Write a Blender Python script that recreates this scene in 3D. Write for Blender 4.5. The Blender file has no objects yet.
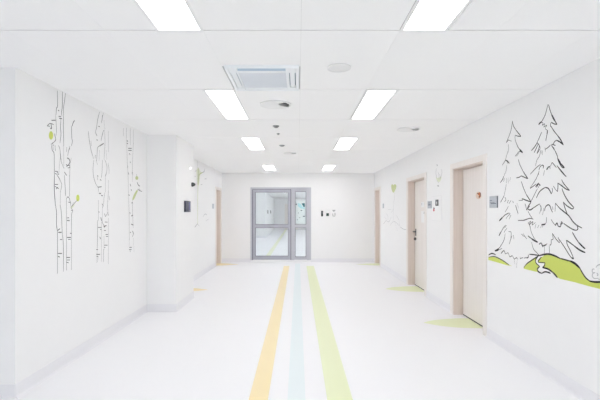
import bpy, math, random
from mathutils import Vector
random.seed(7)
sc = bpy.context.scene
COL = sc.collection

# ------------------------------------------------------------------ sizes (metres)
F = 405.0            # focal length in pixels of the 600 px wide frame (a 24 mm lens)
EYE = 1.465          # camera height
VX, VY = 298.0, 212.0
H = 2.60             # ceiling height
W = 2.22             # half width of the corridor
YF = 11.80           # far wall
YC = 3.18            # corner where the left wall turns away
PX = 1.79            # face of the pillar
PY0, PY1 = 5.95, 6.94
YB = -5.0            # end of the corridor behind the camera
YE = 34.0            # end of the passage beyond the glass door

# ------------------------------------------------------------------ materials
def mat(name, col, rough=0.5, spec=0.3, emit=None, metal=0.0, noise=None, bump=0.0):
    m = bpy.data.materials.new(name); m.use_nodes = True
    nt = m.node_tree; b = nt.nodes['Principled BSDF']
    b.inputs['Base Color'].default_value = (*col, 1)
    b.inputs['Roughness'].default_value = rough
    b.inputs['Metallic'].default_value = metal
    b.inputs['Specular IOR Level'].default_value = spec
    if emit:
        b.inputs['Emission Color'].default_value = (*emit[0], 1)
        b.inputs['Emission Strength'].default_value = emit[1]
    if noise:                         # (scale xyz, other colour, lo, hi)
        sc_, c2, lo, hi = noise
        tc = nt.nodes.new('ShaderNodeTexCoord'); mp = nt.nodes.new('ShaderNodeMapping')
        mp.inputs['Scale'].default_value = sc_
        nz = nt.nodes.new('ShaderNodeTexNoise'); nz.inputs['Scale'].default_value = 1.0
        nz.inputs['Detail'].default_value = 5.0
        rp = nt.nodes.new('ShaderNodeValToRGB')
        rp.color_ramp.elements[0].position = lo; rp.color_ramp.elements[0].color = (*col, 1)
        rp.color_ramp.elements[1].position = hi; rp.color_ramp.elements[1].color = (*c2, 1)
        nt.links.new(tc.outputs['Object'], mp.inputs['Vector'])
        nt.links.new(mp.outputs['Vector'], nz.inputs['Vector'])
        nt.links.new(nz.outputs['Fac'], rp.inputs['Fac'])
        nt.links.new(rp.outputs['Color'], b.inputs['Base Color'])
        if bump:
            bp = nt.nodes.new('ShaderNodeBump'); bp.inputs['Strength'].default_value = bump
            bp.inputs['Distance'].default_value = 0.002
            nt.links.new(nz.outputs['Fac'], bp.inputs['Height'])
            nt.links.new(bp.outputs['Normal'], b.inputs['Normal'])
    return m

M = {}
M['wall'] = mat('painted_wall', (.906, .907, .910), .75, .2, noise=((9, 9, 9), (.912, .913, .916), .3, .7), bump=.03)
M['floor'] = mat('vinyl_floor', (.928, .927, .944), .42, .2, noise=((40, 40, 40), (.935, .934, .951), .35, .65))
M['ceiling'] = mat('ceiling_tile', (.953, .955, .960), .85, .1, noise=((60, 60, 60), (.959, .961, .966), .3, .7))
M['gap'] = mat('ceiling_gap', (.55, .555, .56), .8, .1)
M['base'] = mat('skirting_vinyl', (.85, .85, .875), .45, .3, noise=((50, 50, 50), (.86, .86, .885), .35, .65))
M['wood'] = mat('pale_birch_veneer', (.885, .845, .818), .5, .25, noise=((45, 45, 1.6), (.855, .81, .778), .42, .68))
M['casing'] = mat('lit_birch_casing', (.89, .855, .825), .5, .25, noise=((60, 60, 1.6), (.87, .825, .79), .42, .68))  # light on the front face put into the paler colour
M['jamb'] = mat('shaded_birch_jamb', (.79, .70, .645), .5, .25, noise=((60, 60, 1.6), (.75, .655, .595), .42, .68))  # same wood; shade of the reveal put into the darker tan
M['lamp'] = mat('lit_diffuser', (1, 1, 1), .5, .1, emit=((1.0, .99, 1.0), 5.0))
M['lamp_bright'] = mat('brighter_lit_diffuser', (1, 1, 1), .5, .1, emit=((1.0, .99, 1.0), 9.0))
M['white_metal'] = mat('white_metal', (.88, .885, .89), .4, .4)
M['alu'] = mat('lavender_grey_aluminium', (.46, .465, .53), .4, .5)
M['alu_light'] = mat('light_grey_aluminium', (.56, .565, .615), .4, .5)
M['gasket'] = mat('dark_gasket', (.16, .16, .2), .6, .2)
M['ink'] = mat('black_vinyl_line', (.022, .022, .026), .6, .2)
M['ink_mid'] = mat('grey_vinyl_line', (.16, .16, .17), .6, .2)
M['ink_pale'] = mat('pale_grey_vinyl_line', (.52, .52, .54), .6, .2)
M['lime'] = mat('lime_vinyl', (.62, .70, .15), .55, .25)
M['olive'] = mat('olive_vinyl', (.56, .62, .32), .55, .25)
M['mist_green'] = mat('pale_green_vinyl', (.78, .82, .66), .55, .25)
M['orange'] = mat('orange_floor_vinyl', (.94, .785, .46), .35, .35)
M['pale_lime'] = mat('pale_lime_floor_vinyl', (.84, .87, .66), .35, .35)
M['blue'] = mat('pale_blue_floor_vinyl', (.83, .90, .915), .35, .35)
M['green'] = mat('lime_floor_vinyl', (.81, .86, .56), .35, .35)
M['ac'] = mat('bluish_white_plastic', (.90, .935, .965), .35, .4)
M['ac_grille'] = mat('grey_blue_grille', (.83, .86, .90), .5, .3)
M['ac_flap'] = mat('blue_grey_flap', (.50, .62, .74), .4, .4)
M['ac_dark'] = mat('slate_blue_recess', (.12, .20, .31), .6, .2)
M['dark'] = mat('dark_recess', (.03, .03, .035), .7, .2)
M['navy'] = mat('navy_black_plastic', (.035, .035, .07), .35, .5)
M['screen'] = mat('violet_grey_screen', (.16, .15, .30), .2, .5)
M['black'] = mat('black_plastic', (.03, .035, .035), .4, .4)
M['plate'] = mat('grey_blue_plate', (.50, .53, .58), .4, .4)
M['plate_dark'] = mat('slate_print', (.16, .18, .22), .5, .3)
M['paper'] = mat('white_paper', (.92, .92, .925), .7, .1)
M['rust'] = mat('rust_orange_print', (.62, .20, .08), .5, .3)
M['brown'] = mat('dark_brown_print', (.12, .06, .05), .5, .3)
M['red'] = mat('red_print', (.65, .05, .10), .5, .3)
M['teal'] = mat('teal_print', (.02, .20, .24), .5, .3)
M['green_black'] = mat('green_black_plastic', (.025, .06, .05), .4, .4)
M['cyan'] = mat('pale_cyan_print', (.55, .82, .86), .5, .3)
M['detector'] = mat('grey_plastic', (.36, .37, .37), .45, .4)
M['speaker'] = mat('light_grey_mesh', (.83, .835, .84), .6, .2)
M['pale_ceiling_metal'] = mat('pale_ceiling_metal', (.86, .865, .87), .45, .3)
M['indicator'] = mat('lit_indicator', (1, 1, 1), .5, .1, emit=((1, 1, 1), 4.0))
M['steel'] = mat('dark_steel', (.10, .10, .10), .35, .5, metal=.4)

g = bpy.data.materials.new('clear_glass'); g.use_nodes = True
nt = g.node_tree; nt.nodes.clear()
o_ = nt.nodes.new('ShaderNodeOutputMaterial'); mx = nt.nodes.new('ShaderNodeMixShader')
tr = nt.nodes.new('ShaderNodeBsdfTransparent'); gl = nt.nodes.new('ShaderNodeBsdfGlossy')
fr = nt.nodes.new('ShaderNodeFresnel'); fr.inputs['IOR'].default_value = 1.45
tr.inputs['Color'].default_value = (.955, .985, .985, 1); gl.inputs['Roughness'].default_value = .02
ge = nt.nodes.new('ShaderNodeNewGeometry'); mu = nt.nodes.new('ShaderNodeMath'); mu.operation = 'MULTIPLY'
iv = nt.nodes.new('ShaderNodeMath'); iv.operation = 'SUBTRACT'; iv.inputs[0].default_value = 1.0   # no inner reflection at the back faces
nt.links.new(ge.outputs['Backfacing'], iv.inputs[1]); nt.links.new(fr.outputs[0], mu.inputs[0]); nt.links.new(iv.outputs[0], mu.inputs[1])
nt.links.new(mu.outputs[0], mx.inputs[0]); nt.links.new(tr.outputs[0], mx.inputs[1])
nt.links.new(gl.outputs[0], mx.inputs[2]); nt.links.new(mx.outputs[0], o_.inputs[0])
M['glass'] = g

# ------------------------------------------------------------------ mesh helpers
class MB:
    def __init__(s): s.v = []; s.f = []
    def add(s, vs, fs):
        b = len(s.v); s.v += [tuple(p) for p in vs]; s.f += [tuple(b + i for i in f) for f in fs]; return s
    def box(s, x0, x1, y0, y1, z0, z1):
        x0, x1 = sorted((x0, x1)); y0, y1 = sorted((y0, y1)); z0, z1 = sorted((z0, z1))
        return s.add([(x0,y0,z0),(x1,y0,z0),(x1,y1,z0),(x0,y1,z0),(x0,y0,z1),(x1,y0,z1),(x1,y1,z1),(x0,y1,z1)],
                     [(0,3,2,1),(4,5,6,7),(0,1,5,4),(1,2,6,5),(2,3,7,6),(3,0,4,7)])
    def bevel_box(s, x0, x1, y0, y1, z0, z1, c):
        """box with chamfered edges"""
        x0, x1 = sorted((x0, x1)); y0, y1 = sorted((y0, y1)); z0, z1 = sorted((z0, z1))
        c = min(c, (x1-x0)*.45, (y1-y0)*.45, (z1-z0)*.45)
        vs = []; idx = {}
        for i, X in enumerate((x0, x1)):
            for j, Y in enumerate((y0, y1)):
                for k, Z in enumerate((z0, z1)):
                    sx, sy, sz = (1-2*i)*c, (1-2*j)*c, (1-2*k)*c
                    for a, p in enumerate(((X, Y+sy, Z+sz), (X+sx, Y, Z+sz), (X+sx, Y+sy, Z))):
                        idx[i, j, k, a] = len(vs); vs.append(p)
        fs = []
        for i in (0, 1):
            fs.append([idx[i,j,k,0] for j,k in ((0,0),(1,0),(1,1),(0,1))])
            fs.append([idx[j,i,k,1] for j,k in ((0,0),(1,0),(1,1),(0,1))])
            fs.append([idx[j,k,i,2] for j,k in ((0,0),(1,0),(1,1),(0,1))])
        for i in (0, 1):
            for j in (0, 1):
                fs.append([idx[i,j,0,0], idx[i,j,0,1], idx[i,j,1,1], idx[i,j,1,0]])
                fs.append([idx[i,0,j,0], idx[i,0,j,2], idx[i,1,j,2], idx[i,1,j,0]])
                fs.append([idx[0,i,j,1], idx[0,i,j,2], idx[1,i,j,2], idx[1,i,j,1]])
                for k in (0, 1): fs.append([idx[i,j,k,0], idx[i,j,k,1], idx[i,j,k,2]])
        return s.add(vs, fs)
    def prism(s, pts, axis, a, b):
        """closed polygon extruded along one axis between a and b"""
        n = len(pts)
        def P(p, t):
            return {'x': (t, p[0], p[1]), 'y': (p[0], t, p[1]), 'z': (p[0], p[1], t)}[axis]
        vs = [P(p, a) for p in pts] + [P(p, b) for p in pts]
        fs = [tuple(range(n)), tuple(range(2*n-1, n-1, -1))]
        fs += [(i, (i+1) % n, n+(i+1) % n, n+i) for i in range(n)]
        return s.add(vs, fs)
    def disc(s, c, axis, r, a, b, n=28, r2=None):
        """short cylinder or cone frustum along an axis between a (radius r) and b (radius r2)"""
        r2 = r if r2 is None else r2
        def P(ca, sa, rr, t):
            u, w = c[0]+rr*ca, c[1]+rr*sa
            return {'x': (t, u, w), 'y': (u, t, w), 'z': (u, w, t)}[axis]
        vs = []
        for t, rr in ((a, r), (b, r2)):
            vs += [P(math.cos(2*math.pi*i/n), math.sin(2*math.pi*i/n), rr, t) for i in range(n)]
        fs = [tuple(range(n)), tuple(range(2*n-1, n-1, -1))]
        fs += [(i, (i+1) % n, n+(i+1) % n, n+i) for i in range(n)]
        return s.add(vs, fs)
    def ring(s, c, r0, r1, z0, z1, n=36):
        vs = []
        for i in range(n):
            ca, sa = math.cos(2*math.pi*i/n), math.sin(2*math.pi*i/n)
            for r, z in ((r0, z0), (r1, z0), (r1, z1), (r0, z1)): vs.append((c[0]+r*ca, c[1]+r*sa, z))
        fs = []
        for i in range(n):
            a, b = 4*i, 4*((i+1) % n)
            for k in range(4): fs.append((a+k, a+(k+1) % 4, b+(k+1) % 4, b+k))
        return s.add(vs, fs)
    def build(s, name, m, parent=None, smooth=False):
        me = bpy.data.meshes.new(name)
        org = Vector((0, 0, 0))
        if parent is not None:
            p = parent
            while p is not None: org += p.location; p = p.parent
        else:
            xs, ys, zs = zip(*s.v)
            org = Vector(((min(xs)+max(xs))/2, (min(ys)+max(ys))/2, min(zs)))
        me.from_pydata([tuple(Vector(p)-org) for p in s.v], [], s.f)
        me.update()
        import bmesh
        bm = bmesh.new(); bm.from_mesh(me)
        bmesh.ops.recalc_face_normals(bm, faces=bm.faces); bm.to_mesh(me); bm.free()
        if smooth: me.polygons.foreach_set('use_smooth', [True]*len(me.polygons))
        me.materials.append(m)
        o = bpy.data.objects.new(name, me); COL.objects.link(o)
        if parent is not None: o.parent = parent
        else: o.location = org
        return o

def tag(o, label=None, cat=None, group=None, kind=None):
    if label: o['label'] = label
    if cat: o['category'] = cat
    if group: o['group'] = group
    if kind: o['kind'] = kind
    return o
def empty(name, loc):
    o = bpy.data.objects.new(name, None); o.empty_display_size = .1
    o.location = loc; COL.objects.link(o); return o
def copy_tree(o, parent=None):
    c = o.copy(); COL.objects.link(c)
    if parent is not None: c.parent = parent
    for ch in list(o.children): copy_tree(ch, c)
    return c

# ------------------------------------------------------------------ the setting
def struct(name, mb, m, label, cat): return tag(mb.build(name, m), label, cat, kind='structure')

f = MB(); f.box(-6.4, 3.2, YB-.3, YE+.3, -.12, 0)
struct('floor', f, M['floor'], 'white glossy vinyl floor of the corridor', 'floor')

# doorway openings: (from, to) along Y
DOORS_R = [(4.84, 5.79), (7.08, 8.17), (10.95, 11.62)]
DOOR_L = (10.95, 11.62)
TOPO = 2.085
def wall_strip(mb, x0, x1, ya, yb, openings):
    y = ya
    for a, b in openings:
        mb.box(x0, x1, y, a, 0, H+.08); mb.box(x0, x1, a, b, TOPO, H+.08); y = b
    mb.box(x0, x1, y, yb, 0, H+.08)
    return mb
struct('wall_right', wall_strip(MB(), W, W+.30, YB, YF+.2, DOORS_R), M['wall'], 'long white right-hand corridor wall with three doorways', 'wall')
w = wall_strip(MB(), -W-.30, -W, YC, YF+.2, [DOOR_L])
w.box(-6.2, -W-.30, YC, YC+.2, 0, H+.08)
struct('wall_left', w, M['wall'], 'white left-hand corridor wall turning a corner near the viewer', 'wall')
struct('wall_pillar', MB().box(-W, -PX, PY0, PY1, 0, H+.08), M['wall'], 'square white pillar standing out from the left wall', 'wall')
# far wall round the glazed door
GX0, GX1, GZ = -1.384, .379, 2.18
w = MB()
w.box(-W, GX0, YF, YF+.2, 0, H+.08); w.box(GX1, W, YF, YF+.2, 0, H+.08); w.box(GX0, GX1, YF, YF+.2, GZ, H+.08)
struct('wall_far', w, M['wall'], 'white end wall around the glazed door', 'wall')
w = MB(); WX0, WX1, WZ0, WZ1 = -2.05, 2.05, .35, 2.45
w.box(-6.4, WX0, YB-.2, YB, 0, H+.08); w.box(WX1, W+.3, YB-.2, YB, 0, H+.08)
w.box(WX0, WX1, YB-.2, YB, 0, WZ0); w.box(WX0, WX1, YB-.2, YB, WZ1, H+.08)
struct('wall_behind', w, M['wall'], 'white wall closing the corridor behind the viewpoint', 'wall')
struct('wall_side_lobby', MB().box(-6.4, -6.2, YB, YC+.2, 0, H+.08), M['wall'], 'white wall at the end of the side lobby on the left', 'wall')
# added unseen window behind the viewpoint lets in daylight to even out the light
wn = empty('added_window_1', (0, YB-.1, WZ0)); tag(wn, 'added unseen window behind the viewpoint that evens out the light', 'window', kind='structure')
m = MB()
for a, e in ((WX0, WX0+.06), (-.71, -.65), (.65, .71), (WX1-.06, WX1)): m.box(a, e, YB-.14, YB-.07, WZ0, WZ1)
for a, e in ((WX0+.06, -.71), (-.65, .65), (.71, WX1-.06)):
    m.box(a, e, YB-.14, YB-.07, WZ0, WZ0+.06); m.box(a, e, YB-.14, YB-.07, WZ1-.06, WZ1)
m.build('window_frame', M['white_metal'], wn)
for a, e in ((WX0+.06, -.71), (-.65, .65), (.71, WX1-.06)):
    MB().box(a, e, YB-.108, YB-.10, WZ0+.06, WZ1-.06).build('glass_pane', M['glass'], wn)
pl = bpy.data.lights.new('window_portal', 'AREA'); pl.shape = 'RECTANGLE'; pl.size = WX1-WX0; pl.size_y = WZ1-WZ0
pl.cycles.is_portal = True
po = bpy.data.objects.new('window_portal', pl); COL.objects.link(po)
po.location = (0, YB-.19, (WZ0+WZ1)/2); po.rotation_euler = (math.pi/2, 0, 0)
# the passage beyond the glass
w = MB(); w.box(-2.6, -2.35, YF+.2, 22.8, 0, H+.08); w.box(-2.6, -1.86, 22.8, 27.2, 0, H+.08); w.box(-2.6, -2.0, 27.2, YE, 0, H+.08)
struct('wall_passage_left', w, M['wall'], 'white left wall of the passage seen through the glass', 'wall')
struct('wall_passage_right', MB().box(2.2, 2.4, YF+.2, YE, 0, H+.08), M['wall'], 'white right wall of the passage beyond the glass', 'wall')
struct('wall_passage_end', MB().box(-2.6, 2.4, YE, YE+.2, 0, H+.08), M['wall'], 'white end wall of the passage beyond the glass', 'wall')

# ceiling: suspended tiles hung under a slab, open where lamps and the cassette sit
R0, RS = 2.53, 1.22
XL = [-6.1, -5.497, -4.884, -4.271, -3.658, -3.045, -2.432, -1.82, -1.207, -.594, .019, .632, 1.245, 1.858, 2.30]
LIGHT_L, LIGHT_R = (-.884, -.594), (.632, .940)
LIGHT_ROWS = [-3, -1, 1, 3, 6]           # row k runs from R0+k*RS to R0+(k+1)*RS
CASS = (-.575, .010, 3.125, 3.742)
c = MB()
rows = [R0+k*RS for k in range(-6, 8)] + [YF+.05]
for k in range(len(rows)-1):
    y0, y1 = rows[k], rows[k+1]; kk = k-6
    xs = list(XL)
    lit = kk in LIGHT_ROWS
    if lit: xs = sorted(xs + [LIGHT_L[0], LIGHT_R[1]])
    for i in range(len(xs)-1):
        a, b = xs[i], xs[i+1]
        if a < -2.5 and y0 > YC-.1: continue
        if lit and (abs(a-LIGHT_L[0]) < .01 or abs(b-LIGHT_R[1]) < .01): continue
        gx, gy = .0005, .005
        if kk == 0 and abs(a+.594) < .01:
            c.box(a+gx, b-gx, y0+gy, CASS[2]+.03, H, H+.02); continue
        c.box(a+gx, b-gx, y0+gy, y1-gy, H, H+.02)
ceil = struct('ceiling', c, M['ceiling'], 'suspended ceiling of large white tiles', 'ceiling')
tag(MB().box(-6.3, 2.5, YB, YF+.1, H+.006, H+.014).build('tile_grid', M['gap'], ceil))
# holes for lamps are in the tiles only; the grid sheet sits above the lamps' faces
struct('ceiling_passage', MB().box(-2.6, 2.4, YF+.2, YE+.2, H, H+.1), M['ceiling'], 'plain white ceiling of the passage beyond the glass', 'ceiling')

# skirting with a coved foot
def base_profile(mb, along, at, sgn, a, b):
    pr = [(0, .0), (.022, .0), (.012, .006), (.006, .016), (.004, .112), (0, .112)]
    pts = [(at+sgn*p, z) for p, z in pr]
    if along == 'y': mb.prism(pts, 'y', a, b)
    else: mb.prism(pts, 'x', a, b)
    return mb
CW = .088                                    # casing width
b = MB(); y = YB
for a, e in DOORS_R: base_profile(b, 'y', W, -1, y, a-CW); y = e+CW
struct('baseboard_right', b, M['base'], 'pale lilac grey skirting along the right wall', 'skirting')
b = MB(); base_profile(b, 'y', -W, 1, YC, PY0); base_profile(b, 'y', -W, 1, PY1, DOOR_L[0]-CW)
base_profile(b, 'x', YC, -1, -6.2, -W)
struct('baseboard_left', b, M['base'], 'pale lilac grey skirting along the left wall', 'skirting')
b = MB(); base_profile(b, 'y', -PX, 1, PY0, PY1); base_profile(b, 'x', PY0, -1, -W, -PX); base_profile(b, 'x', PY1, 1, -W, -PX)
struct('baseboard_pillar', b, M['base'], 'pale lilac grey skirting around the pillar foot', 'skirting')
b = MB(); base_profile(b, 'x', YF, -1, -W, GX0); base_profile(b, 'x', YF, -1, GX1, W)
struct('baseboard_far', b, M['base'], 'pale skirting along the end wall', 'skirting')
b = MB(); base_profile(b, 'y', -2.35, 1, YF+.2, 22.8); base_profile(b, 'x', 22.8, -1, -2.35, -1.86); base_profile(b, 'y', -1.86, 1, 22.8, 27.2)
struct('baseboard_passage', b, M['base'], 'pale skirting in the passage beyond the glass', 'skirting')

# ------------------------------------------------------------------ doors in the side walls
def make_door(name, side, op, label, handle):
    y0, y1 = op; s = side; RC = .13          # side +1 right wall, -1 left wall; leaf set back RC
    root = empty(name, (s*(W+.05), (y0+y1)/2, 0))
    tag(root, label, 'door', kind='structure')
    m = MB(); fx = W-.014
    top = TOPO+.068
    for (a, e) in ((y0-CW, y0+.004), (y1-.004, y1+CW if y1+CW < YF-.01 else YF-.004)):
        m.bevel_box(s*fx, s*(W+.002), a, e, 0, top, .003)
    m.bevel_box(s*fx, s*(W+.002), y0+.004, y1-.004, TOPO-.004, top, .003)
    m.build('casing', M['casing'], root)
    m = MB()
    m.box(s*W, s*(W+.27), y0, y0+.016, 0, TOPO); m.box(s*W, s*(W+.27), y1-.016, y1, 0, TOPO)
    m.box(s*W, s*(W+.27), y0, y1, TOPO-.016, TOPO)
    m.box(s*(W+RC+.05), s*(W+RC+.07), y0+.016, y0+.035, 0, TOPO-.016)        # stops behind the leaf
    m.box(s*(W+RC+.05), s*(W+RC+.07), y1-.035, y1-.016, 0, TOPO-.016)
    m.build('jamb', M['jamb'], root)
    lf = MB().bevel_box(s*(W+RC), s*(W+RC+.045), y0+.019, y1-.024, .014, TOPO-.022, .002).build('leaf', M['wood'], root)
    m = MB().box(s*(W+.25), s*(W+.26), y0+.016, y1-.016, 0, TOPO-.016)
    m.box(s*(W+RC+.002), s*(W+RC+.04), y0+.016, y1-.016, 0, .013)
    m.box(s*(W+RC+.004), s*(W+RC+.04), y1-.0235, y1-.0165, .014, TOPO-.02); m.box(s*(W+RC+.004), s*(W+RC+.04), y0+.0165, y0+.0185, .014, TOPO-.02)
    m.build('gap_strip', M['dark'], root)  # shade of the gaps round the leaf put in as dark strips
    if handle:
        yh = y1-.024-.075
        hb = MB().bevel_box(s*(W+RC-.006), s*(W+RC), yh-.03, yh+.03, .99, 1.13, .003)
        hb.disc((yh, 1.075), 'x', .011, s*(W+RC-.055), s*(W+RC-.006), 14)
        hb.bevel_box(s*(W+RC-.062), s*(W+RC-.046), yh-.125, yh+.012, 1.064, 1.086, .006)
        hn = hb.build('handle', M['steel'], root); tag(hn, 'dark metal lever handle')
        lk = MB().disc((yh, .93), 'x', .028, s*(W+RC-.02), s*(W+RC), 20)
        lk.bevel_box(s*(W+RC-.04), s*(W+RC-.02), yh-.006, yh+.006, .905, .955, .002)
        tag(lk.build('lock', M['steel'], root), 'dark round thumb-turn lock')
    return root
make_door('door_1', 1, DOORS_R[0], 'nearest pale wood door on the right, with small orange sticker', False)
make_door('door_2', 1, DOORS_R[1], 'middle pale wood door on the right, with dark lever handle', True)
make_door('door_3', 1, DOORS_R[2], 'narrow-looking wood door on the right next to the end wall', False)
make_door('door_4', -1, DOOR_L, 'pale wood door at the far end of the left wall', False)

# ------------------------------------------------------------------ glazed door in the end wall
def gx(px): return (px-VX)*YF/F
def gz(py): return EYE-(py-VY)*YF/F
gd = empty('door_5', ((GX0+GX1)/2, YF, 0))
tag(gd, 'grey metal glazed door with narrow glazed sidelight in the end wall', 'glazed door', kind='structure')
Y0, Y1 = YF-.02, YF+.07
zb, zt = .062, GZ
m = MB()
m.bevel_box(GX0, gx(252.2), Y0, Y1, zb, zt, .004)
m.bevel_box(gx(291.2), gx(294.3), Y0, Y1, zb, gz(189.2), .004)
m.bevel_box(gx(307.0), GX1, Y0, Y1, zb, zt, .004)
m.bevel_box(gx(252.2), gx(307.0), Y0, Y1, gz(189.2), zt, .004)
fr_ = m.build('door_frame', M['alu_light'], gd)
m = MB(); m.box(GX0, GX1, Y0+.01, Y1, 0, .060)
tag(m.build('threshold', M['paper'], gd), 'white floor threshold')
# opening leaf
Yl0, Yl1 = YF-.005, YF+.055
lx0, lx1, lz0, lz1 = gx(252.9), gx(290.6), gz(259.7), gz(189.6)
m = MB(); st = gx(255.2)-gx(252.9)
m.bevel_box(lx0, lx0+st, Yl0, Yl1, lz0, lz1, .005)
m.bevel_box(lx1-st, lx1, Yl0, Yl1, lz0, lz1, .005)
m.bevel_box(lx0+st, lx1-st, Yl0, Yl1, gz(192.0), lz1, .005)
m.bevel_box(lx0+st, lx1-st, Yl0, Yl1, gz(227.6), gz(224.6), .005)
m.bevel_box(lx0+st, lx1-st, Yl0, Yl1, lz0, gz(256.3), .005)
lf = m.build('door_leaf', M['alu'], gd)
ga = MB(); t = .011
for (a, b_, z0, z1) in ((lx0+st, lx1-st, gz(224.6), gz(192.0)), (lx0+st, lx1-st, gz(256.3), gz(227.6))):
    ga.box(a, b_, Yl0+.012, Yl1-.012, z0, z0+t); ga.box(a, b_, Yl0+.012, Yl1-.012, z1-t, z1)
    ga.box(a, a+t, Yl0+.012, Yl1-.012, z0+t, z1-t); ga.box(b_-t, b_, Yl0+.012, Yl1-.012, z0+t, z1-t)
    MB().box(a+t, b_-t, Yl0+.026, Yl1-.026, z0+t, z1-t).build('glass_pane', M['glass'], lf)
tag(ga.build('gasket', M['gasket'], lf), 'dark glazing gasket')
m = MB()                                     # dark joints round the leaf
m.box(gx(252.2), gx(252.9), Y0+.03, Y1, zb, gz(189.2)); m.box(gx(290.6), gx(291.2), Y0+.03, Y1, zb, gz(189.2))
m.box(gx(252.9), gx(290.6), Y0+.03, Y1, gz(189.6), gz(189.2))
tag(m.build('gap_strip', M['gasket'], gd), 'dark rubber door seal')
# sidelight
sx0, sx1, sz0, sz1 = gx(294.3), gx(307.0), gz(259.7), gz(189.2)
m = MB(); e = .026
m.bevel_box(sx0, sx0+e, Yl0, Yl1, sz0, sz1, .004); m.bevel_box(sx1-e, sx1, Yl0, Yl1, sz0, sz1, .004)
m.bevel_box(sx0+e, sx1-e, Yl0, Yl1, gz(191.4), sz1, .004)
m.bevel_box(sx0+e, sx1-e, Yl0, Yl1, gz(227.6), gz(224.6), .004)
m.bevel_box(sx0+e, sx1-e, Yl0, Yl1, sz0, gz(257.0), .004)
sl = m.build('sidelight', M['alu_light'], gd)
ga = MB(); t = .010
for (z0, z1) in ((gz(224.6), gz(191.4)), (gz(257.0), gz(227.6))):
    a, b_ = sx0+e, sx1-e
    ga.box(a, b_, Yl0+.012, Yl1-.012, z0, z0+t); ga.box(a, b_, Yl0+.012, Yl1-.012, z1-t, z1)
    ga.box(a, a+t, Yl0+.012, Yl1-.012, z0+t, z1-t); ga.box(b_-t, b_, Yl0+.012, Yl1-.012, z0+t, z1-t)
    MB().box(a+t, b_-t, Yl0+.026, Yl1-.026, z0+t, z1-t).build('glass_pane', M['glass'], sl)
tag(ga.build('gasket', M['gasket'], sl), 'dark glazing gasket')
# printed sheet stuck behind the narrow upper pane
nx0, nx1 = sx0+e+t+.004, sx1-e-t-.004
yp = Yl1+.004
no = MB().box(nx0, nx1, yp, yp+.002, gz(224.0), gz(200.5)).build('notice_sheet', M['paper'])
tag(no, 'white notice sheet with teal and black patches behind the upper sidelight pane', 'notice')
def px_poly(pts, y): return [(gx(a), gz(b_)) for a, b_ in pts]
m = MB(); m.prism(px_poly([(297.6,203.2),(300,203.4),(303,206.8),(304.9,207.6),(304.6,209),(301.2,208.4),(298,206.4)], 0), 'y', yp-.001, yp)
tag(m.build('print', M['cyan'], no), 'pale cyan printed patch')
m = MB(); m.prism(px_poly([(301.6,203.4),(304.7,203),(304.9,206.8),(303.6,206.9)], 0), 'y', yp-.0015, yp)
tag(m.build('print', M['teal'], no), 'dark teal printed patch')
for (a, b_, w_, h_) in ((296.3,204.2,1.3,1.2), (301.4,210.4,1.6,.9), (303.9,216.4,2.0,1.0), (298.4,213,.8,.6), (299.8,217.6,.9,.5), (297.4,219.8,.7,.6)):
    m = MB().box(gx(a-w_/2), gx(a+w_/2), yp-.001, yp, gz(b_+h_/2), gz(b_-h_/2))
    tag(m.build('print', M['plate_dark'], no), 'small dark printed mark')

# things in the passage beyond
dr = empty('door_6', (-.55, YE-.03, 0)); tag(dr, 'pale wood door at the end of the passage behind the glass', 'door', kind='structure')
m = MB(); m.box(-1.12, -1.03, YE-.04, YE, 0, 2.15); m.box(-.10, -.01, YE-.04, YE, 0, 2.15); m.box(-1.03, -.10, YE-.04, YE, 2.07, 2.15)
m.build('casing', M['casing'], dr)
MB().box(-1.03, -.10, YE-.025, YE, 0.01, 2.07).build('leaf', M['wood'], dr)
def wall_switch(loc_y, x, lab):
    o = MB().bevel_box(x, x+.02, loc_y-.17, loc_y+.17, 1.36, 1.58, .005).build('wall_terminal', M['black'])
    return tag(o, lab, 'terminal')
wall_switch(24.9, -1.86, 'small dark terminal on the passage wall, first one seen through the glass')
o = MB().bevel_box(-2.0, -1.97, 29.0, 29.7, 1.36, 1.58, .005).build('wall_terminal', M['black'])
tag(o, 'small dark terminal on the passage wall, second one seen through the glass', 'terminal')
tag(MB().box(-1.08, -.92, 12.4, 33.5, 0, .0012).build('floor_stripe', M['pale_lime']), 'pale lime stripe on the passage floor beyond the glass', 'floor stripe')

# ------------------------------------------------------------------ floor stripes and leaf-shaped door marks
for x0, x1, m_, lab in ((-.385, -.235, 'orange', 'orange stripe, leftmost of the three along the floor'),
                        (-.082, .058, 'blue', 'pale blue stripe between the orange and lime ones'),
                        (.228, .427, 'green', 'lime green stripe, rightmost of the three along the floor')):
    tag(MB().box(x0, x1, YB+.2, 11.5 if m_ == 'blue' else 11.0, 0, .0012).build('floor_stripe', M[m_]), lab, 'floor stripe', 'long stripes on the corridor floor')
def smooth_pts(pts, n=6):
    if len(pts) < 3: return list(pts)
    out = []
    P = [Vector(p) for p in pts]
    for i in range(len(P)-1):
        p0 = P[max(i-1, 0)]; p1 = P[i]; p2 = P[i+1]; p3 = P[min(i+2, len(P)-1)]
        for k in range(n):
            t = k/n
            q = .5*((2*p1)+(p2-p0)*t+(2*p0-5*p1+4*p2-p3)*t*t+(3*p1-p0-3*p2+p3)*t**3)
            out.append((q[0], q[1]))
    out.append(pts[-1]); return out
def floor_leaf(s, tip, up, lo, end, m_, lab, grp):
    a = smooth_pts([tip]+up); b_ = smooth_pts([tip]+lo)
    pts = [(s*x, y) for x, y in a]+[(s*x, y) for x, y in reversed(b_[1:])]
    tag(MB().prism(pts, 'z', 0, .0012).build('floor_leaf_marking', M[m_]), lab, 'floor marking', grp)
GM = 'leaf-shaped marks at the doors'
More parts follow.
